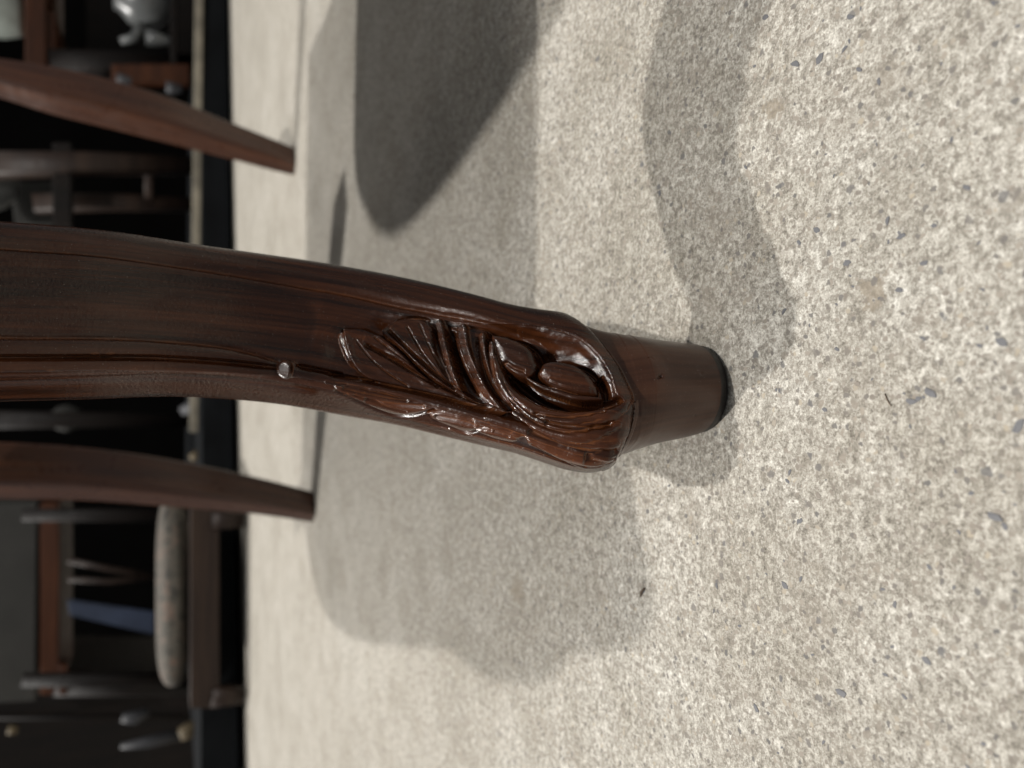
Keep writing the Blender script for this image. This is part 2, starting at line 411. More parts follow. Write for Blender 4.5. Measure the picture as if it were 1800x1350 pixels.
class Relief:
    """height drawing of the carving in millimetres over the leg's flattened face"""
    def __init__(s, X, Y): s.X, s.Y = X, Y; s.H = np.zeros_like(X); s.ID = np.full(X.shape, -1, int); s.names = []; s.B = np.zeros_like(X)
    def near(s, P, m):
        return np.nonzero((s.X > P[:, 0].min() - m) & (s.X < P[:, 0].max() + m) & (s.Y > P[:, 1].min() - m) & (s.Y < P[:, 1].max() + m))[0]
    def dist(s, idx, P, closed=False, vals=None):
        x, y = s.X[idx], s.Y[idx]; D = np.full(len(idx), 1e9); V = np.zeros(len(idx)); T = np.zeros(len(idx))
        n = len(P); segs = range(n if closed else n - 1); ins = np.zeros(len(idx), bool)
        for i in segs:
            (x1, y1), (x2, y2) = P[i], P[(i + 1) % n]; dx, dy = x2 - x1, y2 - y1; l2 = dx * dx + dy * dy + 1e-9
            t = np.clip(((x - x1) * dx + (y - y1) * dy) / l2, 0, 1); d = np.hypot(x - x1 - t * dx, y - y1 - t * dy)
            m = d < D; D = np.where(m, d, D); T = np.where(m, (i + t) / max(1, n - 1), T)
            if vals is not None: V = np.where(m, vals[i] * (1 - t) + vals[min(i + 1, n - 1)] * t, V)
            if closed:
                c = (y1 > y) != (y2 > y)
                ins ^= c & (x < (x2 - x1) * (y - y1) / (y2 - y1 + 1e-12) + x1)
        return D, V, ins, T
    def put(s, idx, h, ok, name):
        h = h + s.B[idx]; m = ok & (h > s.H[idx]); ii = idx[m]
        s.H[ii] = h[m]
        if name:
            s.names.append(name); s.ID[ii] = len(s.names) - 1
    def lobe(s, pts, h0, dome, w, name='leaf_lobe', hollow=0.0, tilt=(0, 0, 0), p=2.6):
        P = catmull(pts, 4, True); idx = s.near(P, 6); d, _, ins, _ = s.dist(idx, P, True)
        t = np.clip(d / w, 0, 1); h = h0 + dome * (1 - (1 - t) ** p) - hollow * sstep(.25, .95, d / (w * .8))
        h = h + tilt[2] * ((s.X[idx] - P[:, 0].mean()) * tilt[0] + (s.Y[idx] - P[:, 1].mean()) * tilt[1])
        wall = np.clip(d / 4.0, 0, 1); h = h - (1 - wall) * 1.7
        s.put(idx, h, ins, name)
    def strand(s, pts, rad, h, name='leaf_vein', dome=None, tent=0.0):
        q = catmull(np.c_[np.array(pts, float), rad], 6); P, R = q[:, :2], q[:, 2]
        idx = s.near(P, R.max() + 2); d, v, _, _ = s.dist(idx, P, False, R)
        t = np.clip(d / np.maximum(v, .5), 0, 1); dm = (dome if dome is not None else 1.0) * np.minimum(v / 9, 1.3)
        pr = (1 - tent) * (np.sqrt(np.maximum(0, 1 - t * t)) - 1) - tent * np.sqrt(t * t + .02)
        s.put(idx, h + dm * pr * 1.6, d < v, name)
    def ridge(s, pts, w, h):
        P = catmull(pts, 6); idx = s.near(P, w * 2.5); d, _, _, T = s.dist(idx, P)
        s.H[idx] += h * np.exp(-(d / w) ** 2) * sstep(0, .06, T) * sstep(1, .9, T)
    def groove(s, pts, w, dep, fade=True):
        P = catmull(pts, 6); idx = s.near(P, w * 2.5); d, _, _, T = s.dist(idx, P)
        f = sstep(0, .08, T) * sstep(1, .92, T) if fade else 1.0
        s.H[idx] -= 1.3 * dep * np.exp(-(d / w) ** 2) * f
    def pit(s, x, y, r, dep): s.H -= dep * np.exp(-((s.X - x) ** 2 + (s.Y - y) ** 2) / r ** 2)

def carved_leg(parent):
    Rf = cubic([-600, -200, 0, 200, 350, 600, 700, 800, 900, 960, 1000, 1040, 1100, 1160, 1210, 1300],
               [372, 377, 390, 408, 431, 468, 487, 510, 537, 555, 566, 579, 589, 598, 604, 612])
    Lf = cubic([-600, -200, 0, 150, 300, 420, 500, 600, 700, 800, 900, 960, 1000, 1040, 1085, 1140, 1200, 1240, 1300],
               [725, 715, 706, 702, 697, 703, 712, 730, 748, 772, 795, 806, 811, 809, 797, 781, 768, 757, 744])
    yc = cubic([0, .015, .03, .045, .06, .08, .10, .125, .15, .18, .22, .30, .41],
               [0, .0005, .004, .013, .027, .050, .066, .075, .077, .074, .068, .06, .06])
    NF, NB = 460, 44
    sec = section([(1.0, .30), (-.60, 1.0), (-1.0, -.35), (.55, -1.0)], [.30, .34, .35, .5], NF, NB, None)
    zs = np.r_[np.linspace(0.0036, .034, 150), np.linspace(.034, .128, 640)[1:], np.linspace(.128, .21, 130)[1:], np.linspace(.21, .372, 24)[1:]]
    base = loft(zs, yc, Rf, Lf, sec, lambda z: float(1 - sstep(.022, .044, np.array(z))))
    nr, nc = base.shape[:2]
    gz = np.gradient(base, axis=0); gv = np.roll(base, -1, 1) - np.roll(base, 1, 1)
    nrm = np.cross(gv, gz); nrm /= np.linalg.norm(nrm, axis=2, keepdims=True) + 1e-12
    cen = (base.max(1, keepdims=True) + base.min(1, keepdims=True)) / 2
    if ((base - cen) * nrm).sum(2).mean() < 0: nrm = -nrm
    # flattened drawing coordinates of each point of the face
    off = 1.0e-3
    P = (base + nrm * off).reshape(-1, 3)
    d = P - CAMP; dep = d @ FW; X = 900 - (d @ UP) / dep * FPX; Y = 675 - (d @ RT) / dep * FPX
    fac = (nrm.reshape(-1, 3) * (-d / np.linalg.norm(d, axis=1, keepdims=True))).sum(1)
    face = sstep(.0, .12, fac) * (np.arange(nc)[None, :] < NF).repeat(nr, 0).ravel()
    r = Relief(X, Y)
    # block standing proud of the turned foot
    BLK = catmull([(-700, 200), (700, 300), (930, 480), (985, 545), (1018, 566), (1048, 591), (1083, 636), (1104, 675), (1114, 705), (1108, 752), (1084, 799), (1066, 840), (900, 920), (-700, 950)], 4, True)
    d_, _, inb, _ = r.dist(np.arange(len(X)), BLK, True)
    sd = np.where(inb, d_, -d_)
    blk = sstep(-1.5, 3.5, sd)
    r.B = 3.8 * sstep(880, 1060, X) * blk
    r.H += r.B + (1 - blk) * .6 * np.exp(-np.maximum(-sd, 0) / 22.0) * sstep(960, 1050, X)
    # mouldings of the upper leg
    r.groove([(-500, 400), (0, 430), (150, 441), (270, 456), (430, 481), (600, 513), (700, 536), (800, 556), (905, 578)], 4.5, .75, False)
    r.ridge([(-500, 388), (0, 417), (150, 428), (270, 442), (430, 466), (600, 497), (700, 520), (800, 541), (900, 562)], 9, .55)
    r.groove([(-500, 480), (0, 512), (250, 528), (430, 555), (560, 580)], 62, 1.1)
    r.groove([(-500, 580), (0, 588), (150, 589), (270, 593), (400, 606), (485, 634)], 4.5, .8, False)
    r.ridge([(-500, 600), (0, 606), (200, 607), (330, 616), (430, 628), (492, 641)], 9, .8)
    r.groove([(-500, 628), (0, 631), (150, 630), (300, 633), (420, 641), (495, 650)], 7.5, 1.5, False)
    r.ridge([(-500, 655), (0, 653), (200, 649), (350, 652), (490, 660)], 7, .75)
    r.groove([(-500, 688), (0, 679), (200, 671), (300, 668), (420, 674), (560, 694)], 5, .6)
    # hollow round the leaf, with the raised rim left standing
    REC = catmull([(545, 622), (572, 566), (625, 541), (700, 545), (800, 566), (880, 568), (950, 575), (1010, 595), (1050, 628), (1075, 662), (1084, 692), (1098, 714), (1094, 762), (1076, 790), (1050, 802), (1020, 806), (960, 797), (880, 781), (800, 761), (700, 738), (620, 713), (570, 690), (545, 655)], 4, True)
    idx = r.near(REC, 2); d_, _, ins, _ = r.dist(idx, REC, True)
    r.H[idx] -= np.where(ins, 3.3 * sstep(0, 18 + 42 * sstep(930, 1000, X[idx]) + 22 * sstep(860, 760, X[idx]), d_) * sstep(535, 690, X[idx]), 0)
    idx2 = r.near(REC, 30); d2, _, in2, _ = r.dist(idx2, REC, True)
    r.H[idx2] += np.where(in2, 0, .5 * np.exp(-(d2 / 8.0) ** 2) * sstep(700, 900, X[idx2]))
    r.H -= 2.2 * np.exp(-((X - 1000) / 62) ** 2 - ((Y - 628) / 34) ** 2) * ins_mask(r, REC)
    r.pit(590, 612, 20, .6); r.pit(664, 576, 16, 1.0)
    # right-hand lobes
    r.lobe([(592, 590), (603, 580), (611, 600), (616, 622), (622, 641), (612, 637), (601, 616)], .9, .2, 4, 'leaf_finger', tilt=(1, -.3, .09))
    r.lobe([(603, 583), (618, 580), (640, 580), (662, 588), (674, 591), (702, 614), (748, 660), (800, 694), (845, 716), (820, 722), (760, 706), (690, 690), (640, 664), (619, 641), (611, 622)], .7, 1.1, 24, hollow=.8, tilt=(-1, -.3, .018))
    r.ridge([(604, 586), (618, 583), (640, 583), (662, 590), (673, 593)], 2.4, .5)
    r.groove([(640, 606), (690, 632), (745, 664), (770, 680)], 3.4, 1.3)
    r.ridge([(640, 598), (690, 622), (750, 660)], 5, .4)
    r.lobe([(673, 590), (681, 577), (703, 564), (732, 561), (752, 566), (764, 580), (772, 612), (785, 645), (803, 676), (840, 712), (800, 694), (748, 658), (704, 614)], .9, 1.3, 22, hollow=.7, tilt=(-1, .1, .026))
    r.ridge([(675, 590), (685, 579), (704, 567), (732, 564), (752, 569)], 2.4, .5)
    r.groove([(684, 583), (720, 618), (762, 655), (800, 686)], 3.0, 1.5)
    r.ridge([(690, 582), (726, 616), (768, 655)], 3.5, .45)
    r.lobe([(787, 577), (800, 571), (820, 572), (848, 574), (862, 592), (866, 640), (880, 690), (906, 722), (870, 722), (836, 696), (808, 640)], -.6, 1.0, 18, tilt=(-1, .3, .012))
    r.groove([(793, 580), (799, 615), (812, 652), (838, 694)], 5, 1.0)
    r.lobe([(764, 574), (771, 563), (780, 565), (788, 600), (798, 640), (811, 680), (801, 680), (782, 645), (770, 610)], 1.7, .35, 6, 'leaf_finger', tilt=(1, -.33, .12))
    r.lobe([(801, 582), (809, 571), (822, 573), (828, 608), (842, 648), (864, 688), (892, 722), (872, 717), (845, 694), (821, 652), (807, 614)], 1.7, .35, 6, 'leaf_finger', tilt=(1, -.45, .075))
    r.groove([(763, 578), (766, 610), (777, 645), (793, 678)], 4.5, 1.3)
    r.groove([(838, 588), (842, 630), (856, 672), (880, 704)], 3.5, 1.1)
    r.lobe([(840, 594), (848, 585), (857, 590), (859, 626), (871, 668), (898, 710), (883, 706), (860, 676), (846, 634)], 1.7, .3, 5, 'leaf_finger', tilt=(1, -.4, .12))
    r.lobe([(859, 612), (866, 601), (874, 608), (875, 645), (889, 684), (915, 718), (900, 715), (875, 690), (861, 652)], 2.3, .3, 5, 'leaf_finger', tilt=(1, -.4, .08))
    r.lobe([(864, 591), (885, 591), (910, 599), (935, 615), (947, 640), (941, 658), (926, 669), (905, 665), (890, 653), (877, 640), (868, 615)], .5, 1.9, 24, tilt=(-.6, -.8, .022))
    r.groove([(880, 645), (893, 640), (905, 648), (925, 655)], 3, .5)
    r.lobe([(955, 641), (975, 638), (1000, 642), (1026, 655), (1046, 675), (1054, 695), (1047, 705), (1015, 702), (980, 692), (955, 675), (944, 658)], .1, 1.8, 20, tilt=(-.5, -.9, .018))
    r.ridge([(965, 672), (1000, 686), (1040, 694)], 4, .4)
    r.strand([(928, 667), (950, 681), (985, 695), (1018, 706), (1056, 709)], [3, 5, 6, 6, 3], 1.7, 'leaf_vein', 1.6)
    r.groove([(890, 655), (912, 675), (950, 702), (1000, 718), (1050, 719), (1098, 705)], 5.5, 2.2)
    r.strand([(871, 628), (884, 676), (915, 711), (958, 735), (1010, 745), (1060, 740), (1090, 724), (1106, 707)], [5, 12, 17, 18, 17, 15, 9, 3], 2.9, 'leaf_vein', 1.5)
    r.pit(955, 627, 12, 2.5)
    r.groove([(1052, 668), (1063, 688), (1066, 707)], 6, 2.4)
    # stem and long veins down the ridge
    r.lobe([(975, 738), (1040, 738), (1085, 722), (1122, 700), (1120, 752), (1092, 806), (1060, 800), (1015, 788), (965, 766)], .6, 1.6, 34, 'leaf_stem')
    r.strand([(905, 724), (950, 748), (1000, 760), (1045, 760), (1084, 748)], [3, 7, 9, 9, 4], 3.0, 'leaf_vein', 1.6)
    r.strand([(560, 662), (640, 674), (720, 695), (800, 717), (880, 740), (960, 762), (1030, 774), (1082, 769)], [3, 4.5, 5.5, 6.5, 8, 9, 9, 4], 2.9, 'leaf_stem', 1.7)
    r.strand([(575, 669), (650, 684), (740, 707), (820, 730), (900, 755), (980, 779), (1035, 787), (1074, 789)], [3, 4, 5, 6, 7, 8, 8, 4], 2.9, 'leaf_stem', 1.7)
    r.groove([(570, 658), (650, 671), (740, 692), (810, 712), (860, 728)], 3.2, 1.7)
    r.groove([(600, 676), (680, 692), (760, 715), (840, 738)], 2.8, 1.5)
    r.groove([(930, 752), (1000, 772), (1085, 779)], 3.2, 1.3); r.groove([(960, 741), (1010, 749), (1075, 750)], 3.0, 1.0); r.groove([(940, 727), (1000, 736), (1065, 731)], 2.6, .7)
    r.lobe([(484, 648), (488, 637), (499, 632), (511, 636), (517, 648), (512, 661), (500, 665), (488, 660)], 2.7, .9, 9, 'bead', tilt=(1, -.1, .12), p=2.0)
    r.strand([(505, 647), (512, 650), (530, 656), (560, 662), (590, 668)], [15, 16, 7, 7, 4], 2.8, 'bead', 1.1)
    r.groove([(520, 642), (560, 650), (600, 660)], 4, 1.0)
    # left-hand lobes
    r.lobe([(584, 673), (598, 668), (650, 682), (720, 700), (792, 718), (760, 721), (735, 728), (712, 731), (690, 729), (668, 722), (640, 710), (605, 694), (588, 685)], .4, 2.0, 17, hollow=.5)
    r.groove([(640, 700), (690, 708), (750, 714)], 3, .7)
    r.lobe([(745, 725), (772, 716), (802, 718), (842, 732), (862, 744), (842, 757), (815, 759), (790, 750), (765, 740)], .2, 2.0, 14)
    r.groove([(765, 728), (800, 734), (840, 745)], 2.5, .7)
    r.lobe([(832, 745), (870, 746), (910, 755), (919, 768), (905, 775), (880, 772), (855, 764), (838, 756)], .5, 2.2, 13)
    r.lobe([(925, 763), (960, 772), (1010, 792), (1060, 798), (1072, 799), (1050, 809), (1025, 811), (990, 800), (950, 782)], -.2, 1.4, 14)
    r.pit(923, 768, 7, 2.0)
    r.groove([(1030, 783), (1062, 790), (1080, 790)], 4, 1.2)
    for (px_, py_, r_, d_p) in ((1164, 660, 3.2, .8), (1160, 663, 2.5, .5), (1130, 738, 5, .15), (1205, 700, 7, .12), (1180, 622, 6, .12), (1225, 735, 3, .25), (1238, 655, 3, .25)): r.pit(px_, py_, r_, d_p)
    # knife lines round the lobes and fine veins on them
    for pts, w_, dp in (([(598, 584), (604, 577), (618, 576), (640, 576), (664, 584), (672, 586), (680, 573), (703, 560), (734, 557), (758, 563)], 2.6, .9),
                        ([(884, 586), (912, 594), (940, 611), (952, 638), (946, 661)], 2.8, 1.1), ([(952, 637), (976, 633), (1003, 637), (1030, 650), (1051, 671), (1060, 695)], 2.8, 1.1),
                        ([(584, 689), (604, 699), (638, 715), (668, 727), (690, 734), (713, 736), (736, 733), (765, 725)], 2.4, .7), ([(742, 728), (765, 745), (792, 755), (818, 764), (842, 761)], 2.2, .7),
                        ([(655, 592), (705, 628), (755, 664)], 1.7, .45), ([(625, 598), (660, 640), (720, 682)], 1.7, .45), ([(716, 574), (745, 625), (787, 674)], 1.7, .55), ([(738, 570), (755, 610), (780, 655)], 1.6, .4),
                        ([(880, 655), (903, 700), (945, 731), (1000, 746), (1060, 743)], 1.7, .45), ([(895, 700), (935, 735), (990, 753), (1050, 752)], 1.7, .5), ([(602, 680), (660, 694), (720, 705)], 1.6, .5),
                        ([(620, 690), (680, 712), (720, 722)], 1.6, .4), ([(935, 768), (985, 786), (1035, 802)], 1.8, .6), ([(870, 752), (900, 760)], 1.6, .4)):
        r.groove(pts, w_, dp)
    # tool marks: hand-cut surface is never quite fair
    cut = sstep(-6, 10, np.where(ins_any(r, [(500, 655), (590, 560), (700, 535), (880, 560), (1000, 580), (1090, 650), (1115, 705), (1085, 800), (1020, 815), (900, 790), (700, 745), (580, 700)]), 8, -6))
    wob = (vnoise(X, Y, 90, 26, 1) * .22 + vnoise(X, Y, 30, 9, 2) * .05) + cut * (vnoise(X, Y, 17, 8, 3) * .14 + vnoise(X, Y, 6, 4, 4) * .03)
    lip = np.sqrt(np.clip(1 - (1 - np.clip(sd / 24.0, 0, 1)) ** 2, 0, 1)); lw = sstep(930, 1050, X) * inb
    r.H = r.H * (1 - lw) + lw * (r.H * lip + .6 * (1 - lip))
    H = (r.H + wob * blk * sstep(.3, .8, fac)) * face
    co = P * 0 + base.reshape(-1, 3) + nrm.reshape(-1, 3) * (H * 1e-3)[:, None]
    uv = np.c_[np.cumsum(np.r_[0, np.linalg.norm(np.diff(base[nr // 2], axis=0), axis=1)])[None, :].repeat(nr, 0).ravel(), base[:, :, 2].ravel()]
    q = grid_quads(nr, nc)
    vid = r.ID.copy(); vid[face < .3] = -1
    isfoot = (~inb) & (X > 960)
    zz = base[:, :, 2].ravel()
    isfoot |= (zz < .0285) & (face < .3)
    vid[isfoot] = -2
    qi = vid[q]; fid = qi[:, 0].copy()
    for k in range(1, 4): fid = np.where(qi[:, k] == fid, fid, np.maximum(fid, qi[:, k]) if False else np.where(fid >= 0, fid, qi[:, k]))
    # every part keeps only its own vertices; normals at the cut come from the whole leg
    me_all = np_mesh('leg', co, q, uv)
    vn = np.zeros(len(co) * 3, np.float32); me_all.vertices.foreach_get('normal', vn); vn = vn.reshape(-1, 3)
    bpy.data.meshes.remove(me_all)
    def cut(name, sel, mat, par, label=None):
        qq = q[sel]
        if len(qq) < 20: return None
        used, inv = np.unique(qq.ravel(), return_inverse=True)
        me = np_mesh(name, co[used], inv.reshape(-1, 4), uv[used])
        me.normals_split_custom_set_from_vertices(vn[used].tolist())
        o = link(name, me, mat, par, (0, 0, 0))
        if label: o['label'] = label
        return o
    leg = cut('leg', fid == -1, MAT['carved'], parent, 'front leg carved with a scrolling leaf above a round tapered foot')
    cut('foot', fid == -2, MAT['foot'], leg, None)
    for i, nm in enumerate(r.names): cut(nm, fid == i, MAT['carved'], leg)
    # black glide under the foot
    ring = base[0]; c = (ring.max(0) + ring.min(0)) / 2; rr = np.linalg.norm(ring[:, :2] - c[:2], axis=1).mean()
    prof = [(rr * .90, 0.0), (rr * .955, .0006), (rr * .985, .0030), (rr * .998, .0046), (rr * .96, .0050)]
    link('glide', bm_mesh('glide', lathe(prof, (c[0], c[1], 0), 96), True), MAT['glide'], leg, (0, 0, 0))
    return leg

def vnoise(X, Y, sx, sy, seed):
    g = np.random.default_rng(seed).uniform(-1, 1, (512, 512)); x, y = X / sx + 97.3, Y / sy + 61.7
    x0, y0 = np.floor(x).astype(int), np.floor(y).astype(int); fx, fy = x - x0, y - y0
    fx, fy = fx * fx * (3 - 2 * fx), fy * fy * (3 - 2 * fy); i, j, i1, j1 = x0 % 512, y0 % 512, (x0 + 1) % 512, (y0 + 1) % 512
    return (g[i, j] * (1 - fx) + g[i1, j] * fx) * (1 - fy) + (g[i, j1] * (1 - fx) + g[i1, j1] * fx) * fy

def ins_any(r, pts):
    return r.dist(np.arange(len(r.X)), np.array(pts, float), True)[2]

def ins_mask(r, P):
    d, _, ins, _ = r.dist(np.arange(len(r.X)), P, True)
    return np.where(ins, sstep(0, 18, d), 0)

chair = thing('chair', (0, 0, 0), 'polished dark wooden chair on curved legs, the nearest leg carved with a scrolling leaf', 'chair')
carved_leg(chair)

def plain_leg(foot, Rp, Lp, corners, label):
    y0 = foot[1]
    Rf, Lf = cubic(*zip(*Rp)), cubic(*zip(*Lp))
    sec = section(corners, [.16, .22, .16, .2], 60, 30, None)
    zs = np.r_[np.linspace(0, .01, 5), np.linspace(.01, .372, 64)[1:]]
    base = loft(zs, lambda z: y0 + .015 - .02 * math.cos(z * 5), Rf, Lf, sec, lambda z: 0.0)
    c0 = (base[0].max(0) + base[0].min(0)) / 2; base[0] = c0 + (base[0] - c0) * .93
    nr, nc = base.shape[:2]
    uv = np.c_[np.cumsum(np.r_[0, np.linalg.norm(np.diff(base[nr // 2], axis=0), axis=1)])[None, :].repeat(nr, 0).ravel(), base[:, :, 2].ravel()]
    me = np_mesh('leg', base.reshape(-1, 3), grid_quads(nr, nc), uv)
    o = link('leg', me, MAT['plainleg'], chair, (0, 0, 0)); o['label'] = label
    return o
fr = on_floor(516, 284); fl = on_floor(549, 892)
plain_leg(fr, [(-700, 60), (-300, 75), (0, 103), (100, 119), (200, 142), (300, 173), (400, 213), (525, 263)],
          [(-700, 70), (-300, 110), (0, 172), (100, 203), (200, 228), (300, 253), (400, 278), (507, 306), (525, 310)],
          [(1.0, .5), (-.30, 1.0), (-1.0, .1), (.2, -1.2)], 'plain swept rear leg on the right of the carved leg')
plain_leg(fl, [(-700, 770), (-300, 772), (0, 777), (133, 785), (267, 802), (378, 823), (467, 843), (555, 866)],
          [(-700, 865), (-300, 874), (0, 877), (133, 879), (267, 888), (378, 897), (444, 903), (542, 917), (560, 920)],
          [(1.0, .5), (-.30, 1.0), (-1.0, .1), (.2, -1.2)], 'plain swept rear leg on the left of the carved leg')

# seat above the picture: its outline is what shades the floor
ZS = .385
Q = [(.60, .114), (.30, .114), (.15, .114), (.03, .116), (-.006, .114), (-.024, .09), (-.044, .042), (-.065, .028), (-.08, .026), (-.095, .042), (-.110, .08), (-.126, .10),
     (-.138, .123), (-.154, .178), (-.157, .231), (-.19, .34), (-.229, .487), (-.242, .622), (-.206, .71), (-.13, .765), (.10, .74), (.40, .72), (.60, .72)]
Q = [tuple(p) for p in Q[:3]] + [tuple(p) for p in catmull(Q[3:21], 4)] + Q[21:]
k = (LB[2] - ZS) / LB[2]
SO = [(LB[0] + (x - LB[0]) * k, LB[1] + (y - LB[1]) * k) for x, y in Q]
SO = [(min(x, .40), y) for x, y in SO]
bm = bmesh.new()
lo = [bm.verts.new((x, y, ZS - .012)) for x, y in SO]; hi = [bm.verts.new((x, y, ZS + .012)) for x, y in SO]
bm.faces.new(lo[::-1]); bm.faces.new(hi)
for i in range(len(lo)): bm.faces.new((lo[i], lo[(i + 1) % len(lo)], hi[(i + 1) % len(lo)], hi[i]))
bmesh.ops.recalc_face_normals(bm, faces=bm.faces)
link('seat', bm_mesh('seat', bm), MAT['seat'], chair, (0, 0, 0))

# ------------------------------------------------------------------ background furniture
YB = 1.78   # distance of the front of the dark furniture
def pbox(x0, y0, x1, y1, y, dy, name, mat, par, bev=.004):
    """box whose front covers the region between two drawing points at distance y"""
    a, b = at(x0, y1, y), at(x1, y0, y)
    return link(name, bm_mesh(name, box((a[0] + b[0]) / 2, y + dy / 2, (a[2] + b[2]) / 2, abs(b[0] - a[0]), dy, abs(a[2] - b[2]), bev)), MAT[mat], par, (0, 0, 0))

def prism(name, quad, y, dy, mat, par):
    """solid whose front face has the four given drawing points at distance y"""
    ys = y if hasattr(y, '__len__') else [y] * 4
    f = [at(px, py, yy) for (px, py), yy in zip(quad, ys)]
    bm = bmesh.new(); A = [bm.verts.new(p) for p in f]; B = [bm.verts.new(p + np.array([0, dy, 0])) for p in f]
    bm.faces.new(A); bm.faces.new(B[::-1])
    for i in range(4): bm.faces.new((A[i], B[i], B[(i + 1) % 4], A[(i + 1) % 4]))
    bmesh.ops.recalc_face_normals(bm, faces=bm.faces)
    bmesh.ops.bevel(bm, geom=bm.edges[:], offset=.003, segments=2, affect='EDGES', profile=.5)
    return link(name, bm_mesh(name, bm), MAT[mat], par, (0, 0, 0))

def pillow(name, x0, y0, x1, y1, y, dy, mat, par, e=.45):
    a, b = at(x0, y1, y), at(x1, y0, y); c = (a + b) / 2; c[1] = y + dy / 2
    sx, sz = abs(b[0] - a[0]) / 2, abs(a[2] - b[2]) / 2
    bm = bmesh.new(); bmesh.ops.create_uvsphere(bm, u_segments=40, v_segments=24, radius=1)
    pw = lambda v, p: math.copysign(abs(v) ** p, v)
    for v in bm.verts: v.co = Vector((c[0] + sx * pw(v.co.x, e), c[1] + dy / 2 * pw(v.co.y, e), c[2] + sz * pw(v.co.z, .75)))
    return link(name, bm_mesh(name, bm, True), MAT[mat], par, (0, 0, 0))

def pbar(name, pts, rad, mat, par, seg=10, sq=1.0):
    return link(name, bm_mesh(name, tube([at(*p) for p in pts], rad, seg, sq), True), MAT[mat], par, (0, 0, 0))

def jar(name, px0, px1, py, halfw, y, prof, mat, par):
    """turned vessel standing with its foot at px1 and its mouth at px0"""
    t, b = at(px0, py, y), at(px1, py, y); h = t[2] - b[2]; rw = halfw * ((b - CAMP) @ FW) / FPX
    return link(name, bm_mesh(name, lathe([(r * rw, z * h) for r, z in prof], b, 32), True), MAT[mat], par, (0, 0, 0))

# low platform behind the right rear leg
p = thing('display_platform', (0.3, 2.0, 0), 'low dark grey platform with a thin pale edge strip, behind the right rear leg', 'platform')
prism('riser_and_shade', [(358, -140), (396, -140), (422, 1500), (352, 1500)], [2.01, 2.01, 1.45, 1.45], 1.6, 'plinth', p)  # left run added as a dark board for the shade under the upholstered chair
prism('edge_strip', [(345, -140), (359, -140), (349, 760), (333, 760)], [1.99, 1.99, 1.68, 1.68], .03, 'trim', p)

# far right: brown table with a pale vase, shelf stand with a pot and a cup
p = thing('side_table', (.9, 2.25, 0), 'reddish brown wooden table carrying the pale vase at the far right', 'table')
prism('tabletop', [(44, -140), (80, -140), (80, 112), (44, 112)], 2.25, .4, 'brownwood', p)
prism('apron', [(76, 20), (98, 20), (98, 118), (76, 118)], 2.27, .3, 'brownwood', p)
pbar('leg', [(90, 112, 2.29), (200, 112, 2.29), (350, 112, 2.29)], [.034, .03, .024], 'darkwood', p)
p = thing('vase', tuple(at(45, 38, 2.40)), 'tall pale celadon vase standing on the reddish brown table', 'vase')
jar('body', -150, 44, 30, 44, 2.40, [(.55, 0), (.70, .015), (.78, .05), (.95, .2), (1.0, .45), (.85, .7), (.4, .9), (.45, 1)], 'porcelain', p)
p = thing('shelf_stand', (.95, 2.2, 0), 'dark open shelf stand with an orange brown front post, beside the right rear leg', 'shelf')
prism('post', [(196, 112), (334, 112), (334, 146), (196, 146)], 2.08, .05, 'brownwood', p)
prism('shelf', [(300, -140), (312, -140), (312, 112), (300, 112)], 2.08, .45, 'darkwood', p)
prism('back_panel', [(150, -140), (340, -140), (340, 150), (150, 150)], 2.60, .03, 'darkwood', p)
p = thing('pot', tuple(at(300, 10, 2.2)), 'rounded grey ceramic pot at the right edge above the platform', 'pot')
jar('body', 200, 300, 10, 46, 2.2, [(.5, 0), (.55, .04), (.85, .2), (1, .45), (.9, .75), (.55, .92), (.5, 1)], 'ceramic', p)
link('spout', bm_mesh('spout', tube([at(250, 44, 2.2), at(236, 66, 2.2), at(212, 72, 2.2)], [.02, .013, .010], 10), True), MAT['ceramic'], p, (0, 0, 0))
p = thing('cup', tuple(at(299, 73, 2.12)), 'small bluish white cup below the grey pot', 'cup')
jar('body', 256, 299, 73, 13, 2.12, [(.5, 0), (.55, .08), (.9, .5), (1, 1), (.9, 1), (.8, .55)], 'ceramic', p)
for q, (x0, x1, py, hw) in enumerate([(205, 232, 142, 9), (292, 320, 157, 10)]):
    p = thing('pewter_cup', tuple(at(x1, py, 2.02)), ['small grey cup halfway up against the orange brown post', 'small grey cup at the foot of the orange brown post'][q], 'cup', 'small grey cups by the post')
    jar('body', x0, x1, py, hw, 2.02, [(.6, 0), (.65, .1), (.9, .5), (1, 1), (.9, 1), (.8, .5)], 'pewter', p)

# between right rear leg and carved leg: dark chair, grey panel, pale bowl
p = thing('background_chair', (.55, 2.2, 0), 'dark brown chair frame standing between the right rear leg and the carved leg', 'chair')
pbar('leg', [(-60, 292, 2.2), (150, 288, 2.2), (350, 292, 2.2)], [.034, .030, .024], 'railwood', p)
pbar('leg', [(60, 358, 2.3), (200, 356, 2.3), (350, 360, 2.3)], [.026, .024, .020], 'railwood', p)
pbar('stretcher', [(262, 292, 2.2), (262, 358, 2.3)], .013, 'railwood', p)
prism('seat_rail', [(92, 250), (125, 250), (125, 395), (92, 395)], 2.18, .06, 'darkwood', p)
p = thing('screen', tuple(at(92, 352, 2.5)), 'plain grey panel standing just right of the carved leg', 'screen')
prism('board', [(18, 320), (92, 318), (92, 394), (26, 394)], 2.5, .03, 'greyboard', p)
p = thing('bowl', tuple(at(30, 330, 2.35)), 'pale pinkish bowl above the grey panel', 'bowl')
jar('body', -30, 30, 330, 50, 2.35, [(.4, 0), (.45, .08), (.75, .35), (.95, .75), (1, 1), (.95, 1), (.7, .4)], 'ceramic', p)

